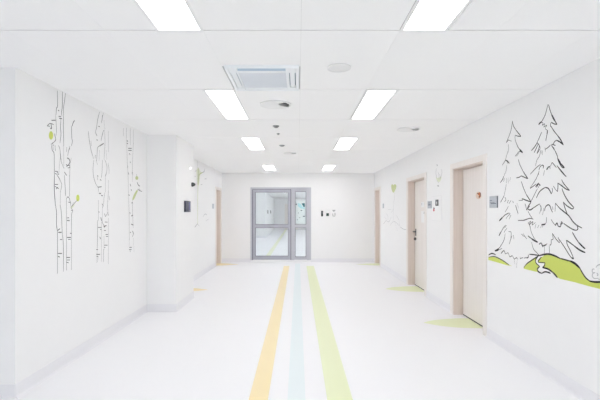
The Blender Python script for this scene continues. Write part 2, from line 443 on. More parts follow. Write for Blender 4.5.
floor_leaf(1, (1.66,5.36), [(1.80,5.46),(1.98,5.53),(2.20,5.575),(2.346,5.575)], [(1.80,5.24),(1.99,5.145),(2.18,5.115),(2.346,5.105)], 0, 'green', 'lime leaf-shaped floor mark at the nearest wood door', GM)
floor_leaf(1, (1.66,7.71), [(1.80,7.85),(2.0,7.94),(2.2,7.98),(2.346,7.98)], [(1.80,7.58),(2.0,7.48),(2.2,7.44),(2.346,7.43)], 0, 'green', 'lime leaf-shaped floor mark at the door with the lever handle', GM)
floor_leaf(1, (1.62,11.33), [(1.85,11.44),(2.1,11.52),(2.346,11.54)], [(1.85,11.22),(2.1,11.12),(2.346,11.09)], 0, 'green', 'lime leaf-shaped floor mark at the last door on the right', GM)
floor_leaf(-1, (1.66,11.33), [(1.88,11.46),(2.1,11.54),(2.346,11.56)], [(1.88,11.2),(2.1,11.1),(2.346,11.06)], 0, 'orange', 'orange leaf-shaped floor mark at the far left door', GM)
floor_leaf(-1, (1.69,7.62), [(1.85,7.72),(2.0,7.78),(2.215,7.8)], [(1.85,7.54),(2.0,7.48),(2.215,7.46)], 0, 'orange', 'orange leaf-shaped floor mark poking out behind the pillar', GM)

# ------------------------------------------------------------------ ceiling lamps
def lamp(x0, y0, lab, grp, depth=1.22, width=.299, dm='lamp'):
    root = empty('ceiling_light', (x0+width/2, y0+depth/2, H-.001)); tag(root, lab, 'ceiling light', grp)
    x1, y1 = x0+width, y0+depth; e = .022; f_ = .032; z0, z1 = H-.001, H+.004
    m = MB(); m.box(x0+.001, x0+e, y0+.004, y1-.004, z0, z1); m.box(x1-e, x1-.001, y0+.004, y1-.004, z0, z1)
    m.box(x0+e, x1-e, y0+.004, y0+.004+f_, z0, z1); m.box(x0+e, x1-e, y1-.004-f_, y1-.004, z0, z1)
    m.build('trim', M['white_metal'], root)
    MB().box(x0+e, x1-e, y0+.004+f_, y1-.004-f_, H+.001, H+.004).build('diffuser', M[dm], root)
    return root
proto = bright = None
LL = {-1: ('lit ceiling panel cut by the top edge, left of centre', 'lit ceiling panel cut by the top edge, right of centre'),
      1: ('lit ceiling panel just beyond the air-conditioning cassette, in the left row', 'second lit ceiling panel from the front in the right row'),
      3: ('third lit ceiling panel from the front in the left row', 'third lit ceiling panel from the front in the right row'),
      6: ('small-looking lit panel farthest away in the left row', 'small-looking lit panel farthest away in the right row')}
for k in LIGHT_ROWS:
    yk = R0+k*RS+(.032 if k == -1 else 0)
    for j, (a, b_) in enumerate((LIGHT_L, LIGHT_R)):
        lab = LL[k][j] if k in LL else 'lit ceiling panel overhead behind the viewpoint'
        grp = 'lit ceiling panels in two rows' if k in LL else 'lit ceiling panels behind the viewpoint'
        if k >= 6:
            if bright is None: bright = lamp((a+b_)/2-.1495, yk, lab, grp, dm='lamp_bright')
            else:
                o = copy_tree(bright); o.location = ((a+b_)/2, yk+.61, H-.001); o['label'] = lab; o['group'] = grp
        elif proto is None: proto = lamp((a+b_)/2-.1495, yk, lab, grp)
        else:
            o = copy_tree(proto); o.location = ((a+b_)/2, yk+.61, H-.001); o['label'] = lab; o['group'] = grp
# unseen lamps added to brighten the left lobby (out of frame) and the passage
for (x, y) in ((-4.2, .6), (-4.2, -2.6)):
    o = copy_tree(proto); o.location = (x, y, H-.006); o['label'] = 'added unseen ceiling panel lighting the side lobby'; o['group'] = 'added unseen ceiling panels lighting the side lobby'
for x, y in [(-.9, 13.6), (-.9, 17.0), (-.9, 20.4)]+[(1.6, 13.2+1.6*i) for i in range(13)]:
    o = copy_tree(proto); o.location = (x, y, H-.006); o['label'] = 'added hidden ceiling panel brightening the passage behind the glass'; o['group'] = 'added hidden ceiling panels brightening the passage'

# ------------------------------------------------------------------ ceiling equipment
ac = empty('air_conditioner', ((CASS[0]+CASS[1])/2, (CASS[2]+CASS[3])/2, H-.035))
tag(ac, 'square bluish white air-conditioning cassette set in the ceiling', 'air conditioner')
x0, x1, y0, y1 = CASS; zp = H-.020
m = MB()
cx0, cx1, cy0, cy1 = x0+.095, x1-.105, y0+.125, y1-.105     # intake
ox = .030; ow = .052                                        # outlet inset and width
# frame face built as strips that leave the outlet slots open
m.bevel_box(x0, x1, y0, y0+ox, zp, H+.02, .008); m.bevel_box(x0, x1, y1-ox, y1, zp, H+.02, .008)
m.bevel_box(x0, x0+ox, y0+ox, y1-ox, zp, H+.02, .006); m.bevel_box(x1-ox, x1, y0+ox, y1-ox, zp, H+.02, .006)
for (a, b_, c_, d) in ((x0+ox, cx0, y0+ox, cy0), (cx1, x1-ox, y0+ox, cy0), (x0+ox, cx0, cy1, y1-ox), (cx1, x1-ox, cy1, y1-ox)):
    m.box(a, b_, c_, d, zp+.001, H+.02)
m.box(cx0, cx1, y0+ox+ow, cy0, zp+.001, H+.02); m.box(cx0, cx1, cy1, y1-ox-ow, zp+.001, H+.02)
m.box(x0+ox+ow, cx0, cy0, cy1, zp+.001, H+.02); m.box(cx1, x1-ox-ow, cy0, cy1, zp+.001, H+.02)
m.build('panel', M['ac'], ac)
m = MB(); m.box(cx0, cx1, cy0, cy1, zp+.006, H+.01)
n = 22
for i in range(n):
    y = cy0+.008+(cy1-cy0-.016)*i/(n-1); m.box(cx0+.006, cx1-.006, y-.003, y+.003, zp+.001, zp+.006)
for x in (cx0+.003, cx1-.003): m.box(x-.003, x+.003, cy0, cy1, zp-.001, zp+.006)
tag(m.build('intake_grille', M['ac_grille'], ac), 'grey-blue slatted intake grille')
slots = [(cx0, cx1, y0+ox, y0+ox+ow), (cx0, cx1, y1-ox-ow, y1-ox), (x0+ox, x0+ox+ow, cy0, cy1), (x1-ox-ow, x1-ox, cy0, cy1)]
for (a, b_, c_, d) in slots:
    s_ = MB().box(a, b_, c_, d, H+.004, H+.012).build('air_outlet', M['ac_dark'], ac)
    tag(s_, 'dark slate-blue outlet slot')
    if b_-a > d-c_ and c_ < (y0+y1)/2:      # near flap hangs open, the others lie nearly shut
        fl = MB().prism([(c_+.024, H-.004), (d-.001, zp+.002), (d-.001, zp+.006), (c_+.026, H)], 'x', a+.004, b_-.004)
    elif b_-a > d-c_: fl = MB().box(a+.004, b_-.004, c_+.004, d-.004, zp+.003, zp+.008)
    else: fl = MB().box(a+.006, b_-.006, c_+.004, d-.004, zp+.003, zp+.008)
    fl.build('flap', M['ac_flap'] if c_ < y0+.05 else M['ac'], s_)

def swirl(cx, cy, r, lab):
    root = empty('air_diffuser', (cx, cy, H-.012)); tag(root, lab, 'air diffuser', 'round ceiling air diffusers')
    MB().ring((cx, cy), r*.88, r, H-.012, H).build('rim', M['pale_ceiling_metal'], root)
    MB().disc((cx, cy), 'z', r*.30, H-.012, H, 24).build('hub', M['pale_ceiling_metal'], root)
    MB().disc((cx, cy), 'z', r*.90, H-.002, H, 32).build('opening', M['dark'], root)
    m = MB(); n = 18
    for i in range(n):
        a = 2*math.pi*i/n
        ca, sa = math.cos(a), math.sin(a); tx, ty = -sa, ca
        wv0, wv1 = r*.058, r*.172
        op = 1.0 if i in (0, 1, 16, 17) else 0.0           # a few blades stand open
        za, zb_ = H-.0125-.004*op, H-.0105+.0085*op
        if op: wv0, wv1 = r*.05, r*.11
        vs = []
        for rr, wv in ((r*.28, wv0), (r*.9, wv1)):
            px_, py_ = cx+rr*ca, cy+rr*sa
            for (tt, zz) in ((-wv, za), (wv, zb_), (wv, zb_+.001), (-wv, za+.001)):
                vs.append((px_+tx*tt, py_+ty*tt, zz))
        m.add(vs, [(0,1,2,3),(7,6,5,4),(0,4,5,1),(1,5,6,2),(2,6,7,3),(3,7,4,0)])
    m.build('vane', M['pale_ceiling_metal'], root)
def cpos(px, py, z=H):
    Y = F*(z-EYE)/(VY-py); return (px-VX)*Y/F, Y
for px_, py_, r, lab in ((275.6, 104.2, .165, 'round swirl air diffuser on the ceiling just beyond the cassette'),
                         (408.5, 129.0, .155, 'round air diffuser on the ceiling near the right wall'),
                         (290, 153.0, .125, 'faint round air diffuser on the ceiling farthest from the cassette')):
    X, Y = cpos(px_, py_); swirl(X, Y, r, lab)
X, Y = cpos(339, 67.5)
sp = empty('ceiling_speaker', (X, Y, H-.008)); tag(sp, 'flat round pale grey loudspeaker cover right of the cassette', 'speaker')
MB().ring((X, Y), .082, .094, H-.008, H).build('rim', M['speaker'], sp)
MB().disc((X, Y), 'z', .083, H-.005, H, 36).build('mesh_cover', M['speaker'], sp)
def detector(px_, py_, r, h, lab):
    X, Y = cpos(px_, py_, H-h*.5)
    root = empty('smoke_detector', (X, Y, H-h)); tag(root, lab, 'smoke detector', 'grey ceiling detectors')
    MB().disc((X, Y), 'z', r, H-h*.3, H, 28).build('mounting_plate', M['detector'], root)
    MB().disc((X, Y), 'z', r*.5, H-h, H-h*.3, 28, r*.92).build('sensor_cap', M['detector'], root, True)
detector(276, 126.8, .042, .026, 'small grey detector on the ceiling, nearer one of the pair')
detector(282, 145.9, .048, .022, 'small dark grey detector on the ceiling, farther one of the pair')
X, Y = cpos(278.2, 134.5, H-.015)
sk = empty('sprinkler_head', (X, Y, H-.02)); tag(sk, 'tiny sprinkler head on the ceiling between the two detectors', 'sprinkler')
MB().disc((X, Y), 'z', .024, H-.004, H, 20).build('escutcheon', M['detector'], sk)
m = MB().disc((X, Y), 'z', .008, H-.015, H-.004, 12); m.disc((X, Y), 'z', .018, H-.018, H-.015, 16)
m.build('deflector', M['detector'], sk)

# ------------------------------------------------------------------ wall drawings
def wpt(px, py, xw=W):
    """point of a side wall (half width xw) where the photograph shows a drawn line: (distance along wall, height)"""
    Y = F*xw/abs(px-VX); return (Y, EYE-(py-VY)*Y/F)
def ribbon(mb, s, pts, wd, xw=W, t=.00022, taper=True, sm=True):
    P = [wpt(*p, xw) for p in (smooth_pts(pts, 4) if sm else pts)]
    n = len(P)
    if n < 2: return
    L, Rr = [], []
    for i in range(n):
        a = Vector(P[max(i-1, 0)]); b_ = Vector(P[min(i+1, n-1)]); d = b_-a
        if d.length < 1e-6: d = Vector((0, 1))
        d.normalize(); nn = Vector((-d.y, d.x))
        u = i/(n-1); k = 1.0
        if taper: k = .55+.45*min(1, 3.2*min(u, 1-u)+.15)
        h = wd*.5*k; c_ = Vector(P[i]); L.append(c_+nn*h); Rr.append(c_-nn*h)
    vs = []
    x_in, x_out = s*(xw-.00005), s*(xw-t)
    for i in range(n):
        for q in (L[i], Rr[i]):
            vs.append((x_in, q.x, q.y)); vs.append((x_out, q.x, q.y))
    fs = []
    for i in range(n-1):
        a, b_ = 4*i, 4*i+4
        fs += [(a+1, a+3, b_+3, b_+1), (a, b_, b_+2, a+2), (a, a+1, b_+1, b_), (a+2, b_+2, b_+3, a+3)]
    fs += [(0, 2, 3, 1), (4*n-4, 4*n-3, 4*n-1, 4*n-2)]
    mb.add(vs, fs)
def strokes(s, data, wd, xw=W, t=.00022):
    mb = MB()
    for st_ in data:
        if isinstance(st_[0], (int, float)): ribbon(mb, s, st_[1:], wd*st_[0], xw, t)
        else: ribbon(mb, s, st_, wd, xw, t)
    return mb
def blob(mb, s, pts, xw=W, t=.0002, sm=True):
    p2 = smooth_pts(list(pts)+[pts[0]], 4)[:-1] if sm else pts
    mb.prism([wpt(*p, xw) for p in p2], 'x', s*(xw-.00005), s*(xw-t)); return mb
def ell(cx, cy, rx, ry, n=16, rot=0):
    out = []
    for i in range(n):
        a = 2*math.pi*i/n; x, y = rx*math.cos(a), ry*math.sin(a)
        out.append((cx+x*math.cos(rot)-y*math.sin(rot), cy+x*math.sin(rot)+y*math.cos(rot)))
    return out

def tk(data, boost=1.5):
    """bark ticks are drawn bolder than the trunk lines"""
    out = []
    for st_ in data:
        k, p = (st_[0], st_[1:]) if isinstance(st_[0], (int, float)) else (1.0, st_)
        if len(p) < 4 and max(abs(p[0][0]-p[-1][0]), abs(p[0][1]-p[-1][1])) < 4.5: k *= boost
        out.append([k]+list(p))
    return out
# --- tall spruce on the right wall
BIG = [
 [(548,104.3),(546.8,109),(545.5,114),(543.5,118.5),(541.2,122),(538.8,124.4)],
 [1.5,(538.6,124.5),(540.2,122.8),(541.6,122)],
 [.7,(541.5,122),(543,123.2),(542.3,125.2),(544.8,123.8),(543.8,127),(546.8,125.2),(545.3,128.5),(547,130)],
 [(548.5,104.5),(550,110),(552,115.5)], [1.9,(551.6,114.5),(553.3,118),(555,121)], [1.2,(554,119.5),(555.6,122),(557,124.4)],
 [(557,124.6),(554,123.8),(551.2,122.2)], [(551.2,122.2),(550.5,125),(550.9,127)],
 [1.6,(547.5,130),(547.3,132),(547,134.5)], [(547.2,133.5),(546.3,138),(545.8,141)],
 [(551,126.2),(554,131),(558,136)], [1.3,(557.5,135.4),(560.5,139.5),(563.4,145)],
 [(541.8,132),(540,136),(538.5,139.5),(536.8,143)],
 [1.3,(563.3,144.9),(560,142),(556.5,140.2)],[1.1,(556.5,140.2),(554.3,142),(553.5,144.5),(555.5,145.5)],
 [(553.5,144.5),(551.6,145),(554.8,150.5)],[.8,(554.8,150.5),(553.5,147)],
 [.9,(550.6,145),(548,147.5),(545,149.5)],[.7,(545,147.5),(545.4,151.5)],[.7,(542.5,150.5),(542.3,155)],[.7,(541,150),(541.3,154)],
 [1.3,(537.3,142.6),(534.5,147),(531.3,150.7)],[1.1,(538,144),(536,149),(534,152.8)],[1.1,(539.5,146),(538.5,149.5),(537,153.5)],[(537.2,142.6),(539,145),(540.3,148)],[.9,(540.3,148),(538.5,151.5),(537,153.5)],
 [.7,(540.5,150.5),(539.5,156),(537,160),(535.5,166)],
 [(554.8,150.5),(557,155),(558,159.5)],[1.4,(557.7,158.5),(559.3,161),(561,164)],[1.2,(560.8,163.7),(562.6,165.6),(564.5,167.9)],[1.1,(557.4,158.3),(559.2,162.6),(562,167),(564.3,168)],
 [.9,(540.5,164.3),(536,168),(530.3,174.2)],[(542,165),(540,167),(539,170)],[(542,165),(543.6,166),(543,168.5)],
 [1.2,(546.3,169.8),(548,167.5),(550,166.3)],[.8,(548,167.8),(547.6,169.8)],[.8,(550,166.4),(550,169)],[(550.5,166),(552.2,162.3)],[.9,(552.2,162.3),(553.5,164),(556.5,167.7)],
 [(556.8,165.5),(561,170.5),(566.3,176.7)],[1.1,(566.3,176.7),(563,173.4),(558.5,168)],
 [.7,(539,171),(538.5,175)],[.9,(544.5,170.5),(543.5,175.5)],
 [.8,(539.2,171),(537,177),(534.5,181.5),(530,188.2)],[(536,184),(533,186.4),(530,188.4)],
 [(538.8,183),(537,184.8),(535.5,187)],[(540.5,185.6),(538.5,184),(536.5,187.5)],[.8,(539.5,185.2),(538.2,188)],
 [.8,(537.5,188.5),(535.5,192.5),(532.5,198.5),(530.5,202)],
 [1.2,(536.3,198),(539,192.5),(542,189.5),(545.5,187.3)],[1.4,(545.3,187.4),(548,188.2),(550,191),(551.3,194)],
 [.8,(551.3,194),(552.6,190.5),(552,188)],[.8,(553.3,186),(555.5,189.5)],[.8,(555.5,189.5),(557.6,191.7)],
 [1.1,(557.5,191.7),(558,186),(557.8,183)],[1.2,(557.8,183),(562,186),(566,189),(569.6,190.4)],
 [1.0,(561.6,179.5),(564,184),(569.6,190.4)],
 [1.2,(562,188.5),(564,194),(568,201),(572,205.5),(573.9,207.6)],[1.1,(573.9,207.6),(572.5,208.9),(569.5,207.5),(566,205),(563.3,202)],
 [1.1,(563.3,201.8),(565,208),(567.3,214)],
 [1.0,(555.5,203),(555,211.5)],[1.3,(555.5,203.2),(560,208.5),(565,212.5),(569,216),(572.5,221),(576.5,225),(582,228)],
 [1.1,(577,225.2),(577.9,228.5),(576.5,230.4)],[1.1,(576.7,230.4),(573,229.5),(568,226.5),(563.5,223.3)],
 [1.2,(544.5,211),(545.5,207),(548,204.8),(550,206),(551,209),(552.5,212.3)],[.8,(552.3,206.5),(553,209.7)],
 [(539.5,203.8),(535.5,206.5),(530,210)],[1.4,(533,208.4),(530,210),(528,209)],[.7,(539.5,204),(541,208),(539.5,213.7)],[.8,(544,208),(542.5,215)],[.8,(541,205.5),(541.5,211)],
 [.7,(546.6,217),(546.3,222),(545,224.5)],[1.3,(541.5,224.6),(543.3,224.6),(545.4,224)],[.7,(536,224),(535,228.6)],[.7,(539,225),(537.5,228)],[.7,(541.5,225),(540.5,228)],[.7,(543,224.8),(542.5,227.4)],
 [.7,(551,219.2),(553,222.5),(555.5,225.5)],[1.2,(555.3,225.6),(557,223),(558,226)],[1.2,(558,226),(560.5,226.5),(561.5,221.3)],[.9,(561.5,221.5),(562.5,223.4),(560,224.2)],
 [.8,(528,223.5),(531,221),(529,225),(533,221.5),(532,225),(535.5,222.5)],
 [1.2,(572.3,232),(575,237),(579,243)],[1.6,(578.5,242.3),(582,246),(585.3,248.9)],
 [1.6,(585.3,252.6),(580,250.2),(574,245.8)],[1.2,(575,246.4),(569,242),(566.3,240.2)],
 [1.0,(566.3,240.2),(567.5,245),(570.5,251),(573.8,258.7)],[1.0,(573.8,258.8),(572.3,258.6),(569,254.5),(565,248),(561,242),(558,237.8)],[1.4,(573.6,258.9),(571.8,257.4)],
 [.9,(552.3,233.2),(556,239),(559.5,243)],[.8,(552.3,233.5),(553.2,238.8),(551.3,239.7)],[.9,(551.3,239.5),(551,244.3),(549.5,245.2)],[.9,(558.3,237.3),(559.6,242.8)],
 [.8,(544.3,246),(544.5,254)],[1.0,(549.3,246),(549.5,253.2)],
 [.8,(539,244.2),(541.3,243),(543,247)],[1.2,(542.6,246),(544.6,245.4),(546.4,244.6)],[.7,(546.2,245),(547.2,243.2)],
]
big = strokes(1, tk(BIG, 1.2), .0084).build('spruce_line_art', M['ink'])
tag(big, 'taller black line-drawn spruce on the right wall, rising behind the lime hill', 'wall decal', 'spruce drawings on the right wall')
SMALL = [
 [(512.5,120.8),(511.8,126),(510.8,131),(509,136),(506.3,142.6)],[1.2,(506.3,142.6),(508.5,139.8)],[.7,(508.3,140),(511.5,141.2)],
 [(512.5,121.5),(513.5,126),(516,130)],[1.2,(515.8,129.8),(518,132.6),(520.8,136)],
 [1.3,(520.9,136.4),(517.5,136.1)],[(517.8,136.2),(515.3,135.2)],[.8,(515.3,135.2),(515,138),(515.8,142)],[(515.7,141.6),(518,147),(521,151)],[1.6,(519.5,149.4),(521,151),(522.7,152.8)],
 [1.2,(521,151.4),(518.5,152)],[.9,(518.5,152),(517,154),(515,156.5)],[.7,(519,153),(516.5,156.3)],
 [.7,(508.3,144),(508.5,149.5),(506.5,156),(505.2,160.5)],
 [(505.3,160.3),(504,162.5),(502.3,165.2)],[1.2,(505.3,160.3),(507.2,161),(509.5,163.4)],[.8,(507,161),(508,164)],
 [.7,(506.8,165),(506,171),(503.8,176.5)],[1.2,(503.8,176.2),(502.5,179.5),(500.3,182.7)],
 [1.3,(503.5,177),(502.8,180)],[.8,(504.5,178),(503.6,182)],[.8,(506.3,178),(506.5,183.3)],[.7,(508,177.5),(508.4,183.3)],[.6,(510.6,177.3),(509.7,181.3)],
 [(518.3,159.3),(520,165),(523.5,172)],[1.4,(523,171.2),(525.4,175),(528,178.7)],
 [1.2,(528,178.8),(524.5,177.3),(521,175.8)],[1.1,(521.2,175.9),(519,177.3),(516.2,177.9)],
 [1.0,(521.3,181.3),(523.5,188),(526.5,195)],[1.3,(526.2,194.3),(528.5,198),(531.2,202)],
 [.7,(506.3,184),(505.5,189),(504,196)],[1.0,(504.3,195),(502.7,198.6),(500.4,202.4)],
 [.8,(504.8,197),(506,199.8),(504.5,201.7)],[1.0,(508.5,200),(507.3,203.2)],[.8,(511,200.5),(509,203.7)],[.8,(512.5,201),(513.6,203)],
 [1.1,(515.5,205),(516.8,209.5),(518.1,213.8)],[.6,(517,203.3),(518.5,208.3)],
 [.8,(518.8,200.6),(522.6,200.3)],[1.2,(522.6,200.3),(522,198.4)],[1.3,(522,198.5),(526,200.2),(531.2,202)],
 [1.5,(531,202.3),(528.5,206),(526.8,210.4)],[.9,(525,203.7),(526,207),(526.6,210)],[1.1,(529.7,206),(527,209.6)],
 [.8,(528,211),(530,215),(532.3,218.3)],
 [.7,(508.5,206),(506.6,209.5),(505,212.3)],[1.2,(508.8,213),(505,215),(502,218)],[1.7,(502.4,217.6),(500.8,219.2),(499.2,220.9)],[.8,(508.8,213),(510,213.8),(508,216),(506,218.7)],[.8,(511,215),(509,219.2)],
 [1.5,(518,220.4),(524,220.4)],[1.5,(523.5,220.4),(527.5,219)],[1.0,(527,219.1),(530,218.3),(533.3,219.2)],
 [.7,(528,222),(530,226),(530.5,230)],
 [1.0,(505.5,225),(503,228.5),(501,232)],[1.7,(501.4,231.4),(500,233.7),(498.9,235.9)],[.8,(507,228),(504,232.3)],[.7,(506.6,225.2),(504.5,228)],
 [(505.2,233.6),(504,240),(500,247),(497,249.7)],[2.0,(498.8,248.6),(497.2,250),(494.8,250.8)],[1.6,(495,250.8),(498,250.5)],[.8,(498,250.4),(502,248.4)],
 [.8,(508.5,231.6),(511,231.8)],[1.0,(511,231.8),(511.2,234),(510.8,238.5)],[.9,(512,235.6),(510.5,240),(509.2,244.3)],[.8,(513.3,235),(514,239.2)],
 [.8,(521.3,234),(524,236.5)],[.8,(524,235.5),(527,239)],[.8,(523,233.3),(526,238)],
 [1.6,(528,236),(532,239)],[2.0,(531.5,238.7),(534.5,240.6),(537.8,242.2)],
 [.7,(529.6,225.5),(531,231),(533,236),(536,240.7)],
 [.8,(531.5,242),(533.5,249),(536.5,252.3),(538.8,255)],
 [1.0,(501,253.6),(502.5,251.7),(504,250.3)],[1.2,(504,250.3),(505.5,254)],[.8,(505.5,254),(508,252.6)],[1.0,(508,252.6),(509.8,257)],[1.1,(509.8,257),(512.3,255.6)],[.9,(512.3,255.6),(514.3,259.3)],[.9,(514.3,259.2),(517,257.2)],[.7,(516,257.4),(518,259.3)],[.7,(520,256.8),(520.5,259.3)],[1.0,(520,258.6),(523,257.6)],[1.0,(524,258.2),(526,257.6)],[1.1,(526,258),(528.7,257)],
 [.6,(514.5,258.5),(514.8,264.2)],[.5,(517,260),(516.6,268)],
 [.8,(539.5,244.7),(541,243),(542.2,246),(543.2,247)],
]
sm_ = strokes(1, tk(SMALL, 1.3), .0084).build('spruce_line_art', M['ink'])
tag(sm_, 'shorter black line-drawn spruce on the right wall, nearer the wood door', 'wall decal', 'spruce drawings on the right wall')

# --- lime hills
h1 = blob(MB(), 1, [(488.3,257.6),(491,257),(494,257.1),(498,258.3),(503,261),(508,264),(512,266.2),(506,265),(498,262.6),(488.3,259.9)], sm=False).build('hill_line_art', M['lime'])
tag(h1, 'small lime mound drawn beside the frame of the nearest wood door', 'wall decal', 'lime hills on the right wall')
tag(strokes(1, [[(488.6,257.3),(494,256.5),(499,258.4),(504,261.3),(509,264.8)],[1.2,(488.6,255),(492,253.4),(495.8,254.8)]], .012, t=.0004).build('outline', M['ink'], h1), 'black outline')
h2 = MB()
blob(h2, 1, [(523.5,268.6),(526,265),(531,261.5),(536,257.8),(538,256.7),(535.7,260),(536.3,263.2),(539.6,266.3),(537.6,269.3),(538.6,272.2),(530,270.3)], sm=False)
blob(h2, 1, [(538.6,262),(538.6,260.8),(541,257.7),(545,254.9),(549,254.4),(555,256.2),(560,258.7),(565,259.9),(571,261.7),(576,264.6),(580,268.2),(582.5,273.3),(586,278.3),(590,281.5),(595,282.2),(604,282),(616,280),(630,283),(630,300.5),(604,290),(590,286.5),(575,282.3),(560,278.8),(557.5,277.5),(553,272.5),(548,269),(542.7,267.4),(545,262.9)], sm=False)
h2 = h2.build('hill_line_art', M['lime'])
tag(h2, 'large lime hill with a white stream drawn under the spruces', 'wall decal', 'lime hills on the right wall')
HILL = [
 [(523.8,267.5),(527,263.6),(531,260.8),(536,257.5),(539,255.6)],
 [1.4,(539,255.6),(544,254.5),(549,254.1),(555,255.9),(560,258.4)],[1.0,(560,258.4),(565,259.7),(571,261.4)],[1.7,(570,261),(573.5,262.6),(576.5,264.8),(580,268.2)],
 [1.0,(579.7,267.7),(582.5,273),(586,278),(590,281.2)],[1.4,(589.5,281),(595,282),(604,281.6),(616,279.6),(630,282.6)],
 [1.0,(529.4,254.3),(534,254.7),(539.4,255.6)],[.8,(528.7,254.6),(528,257.6),(527,258)],
 [1.0,(538,256.5),(535.6,260),(536.3,263.3),(539.8,266.4)],[1.3,(539.8,266.4),(537.4,269),(538.6,271.8),(542,273.4)],[1.2,(542,273.3),(545,271.8),(549,272.6),(550.5,273.5)],
 [1.0,(541.4,257),(538.4,260.8),(538.6,262.5)],[1.2,(538.6,262.4),(545,262.8)],[1.0,(545,262.8),(544.4,265.8),(542.4,267.6)],[1.4,(542.4,267.5),(548,269),(553,272.5)],[1.4,(552.5,272),(555,274.6),(557.5,277.6)],
]
tag(strokes(1, HILL, .0115, t=.0004).build('outline', M['ink'], h2), 'black outline')
BUSH = [
 [(594.5,269.2),(593,269),(592.2,270.4),(592.4,272),(594,273),(595.2,272.4)],
 [(595,272.4),(593,273.4),(592.2,275.5),(593.2,277.6),(595,278.6),(597.2,278.2)],
 [(596,267.5),(597.5,265.5),(600,264.6),(603,265.4),(605,267)],
 [(596.6,273),(598,274.5),(597,276)],[(605,267),(608,266.5),(610.5,268),(611.5,271),(610,274),(607,276)],[(597,278.2),(600,279.6),(604,279.4),(607,277.6),(607,276)],
 [(600,268.5),(602.5,269.5),(602.8,272),(600.8,273.6)],
]
tag(strokes(1, BUSH, .008).build('bush_line_art', M['ink_pale']), 'faint grey curly bush drawn above the lime hill at the right border', 'wall decal')

# --- tulip and hanging leaf between the right-hand doors
tp = strokes(1, [[1,(436.4,168.5),(435.9,173),(437,178.5)],[1,(441.6,169.2),(441.8,174),(439.6,179.6)],[.8,(438.2,172),(439,176),(438.6,180)],[.8,(439.6,174),(440.6,178)],[.8,(437.2,180.5),(438.6,183)],
                 [1.6,(436.6,164.8),(437.8,165.5)],[1.3,(437.2,164),(437,166.2)],[1.8,(437.3,185.3),(439,186.4)],[1.2,(438.6,185),(437.6,186.6)]], .014).build('tulip_line_art', M['ink_pale'])
tag(tp, 'faint grey tulip drawing between the nearest two wood doors', 'wall decal')
tag(blob(MB(), 1, [(435.8,176.5),(437.5,178),(441.4,176.6),(440.5,180.6),(438.8,182.2),(437,180.6)]).build('petal', M['mist_green'], tp), 'pale green petals')
lt = strokes(1, [[1,(394,192),(394.5,197),(393.6,205),(393.2,221)],[1,(383.3,223.6),(384.6,222.6),(386.2,220.3)],[.8,(386.2,220.3),(389,221.7),(391.5,216.3)],[.8,(388,209.6),(391.3,209.3)],
                 [.8,(395,221.5),(396.6,230)],[1.3,(399.3,223.5),(400.2,227.5)],[1,(400.2,227),(404,229.4),(406.3,229.3)],[.7,(390,225.6),(394,221.3),(399.3,225.6)],
                 [.7,(386,213),(388,217),(387.5,220)],[.7,(391,213),(393.5,209)],[.7,(396,215),(398.5,219),(399.5,223)],[.7,(384.5,217),(386.5,219)],[.6,(397,228),(398,231.5)]], .011).build('twig_line_art', M['ink_pale'])
tag(lt, 'faint grey twig drawing with one olive leaf between the far right doors', 'wall decal')
tag(blob(MB(), 1, [(391.2,186.2),(391.8,184.4),(393,184.6),(393.6,185.2),(394.4,184.3),(395.8,184.6),(396.3,186.6),(395.2,190),(393.4,192.6),(391.8,190)]).build('leaf', M['olive'], lt), 'olive green heart-shaped leaf')

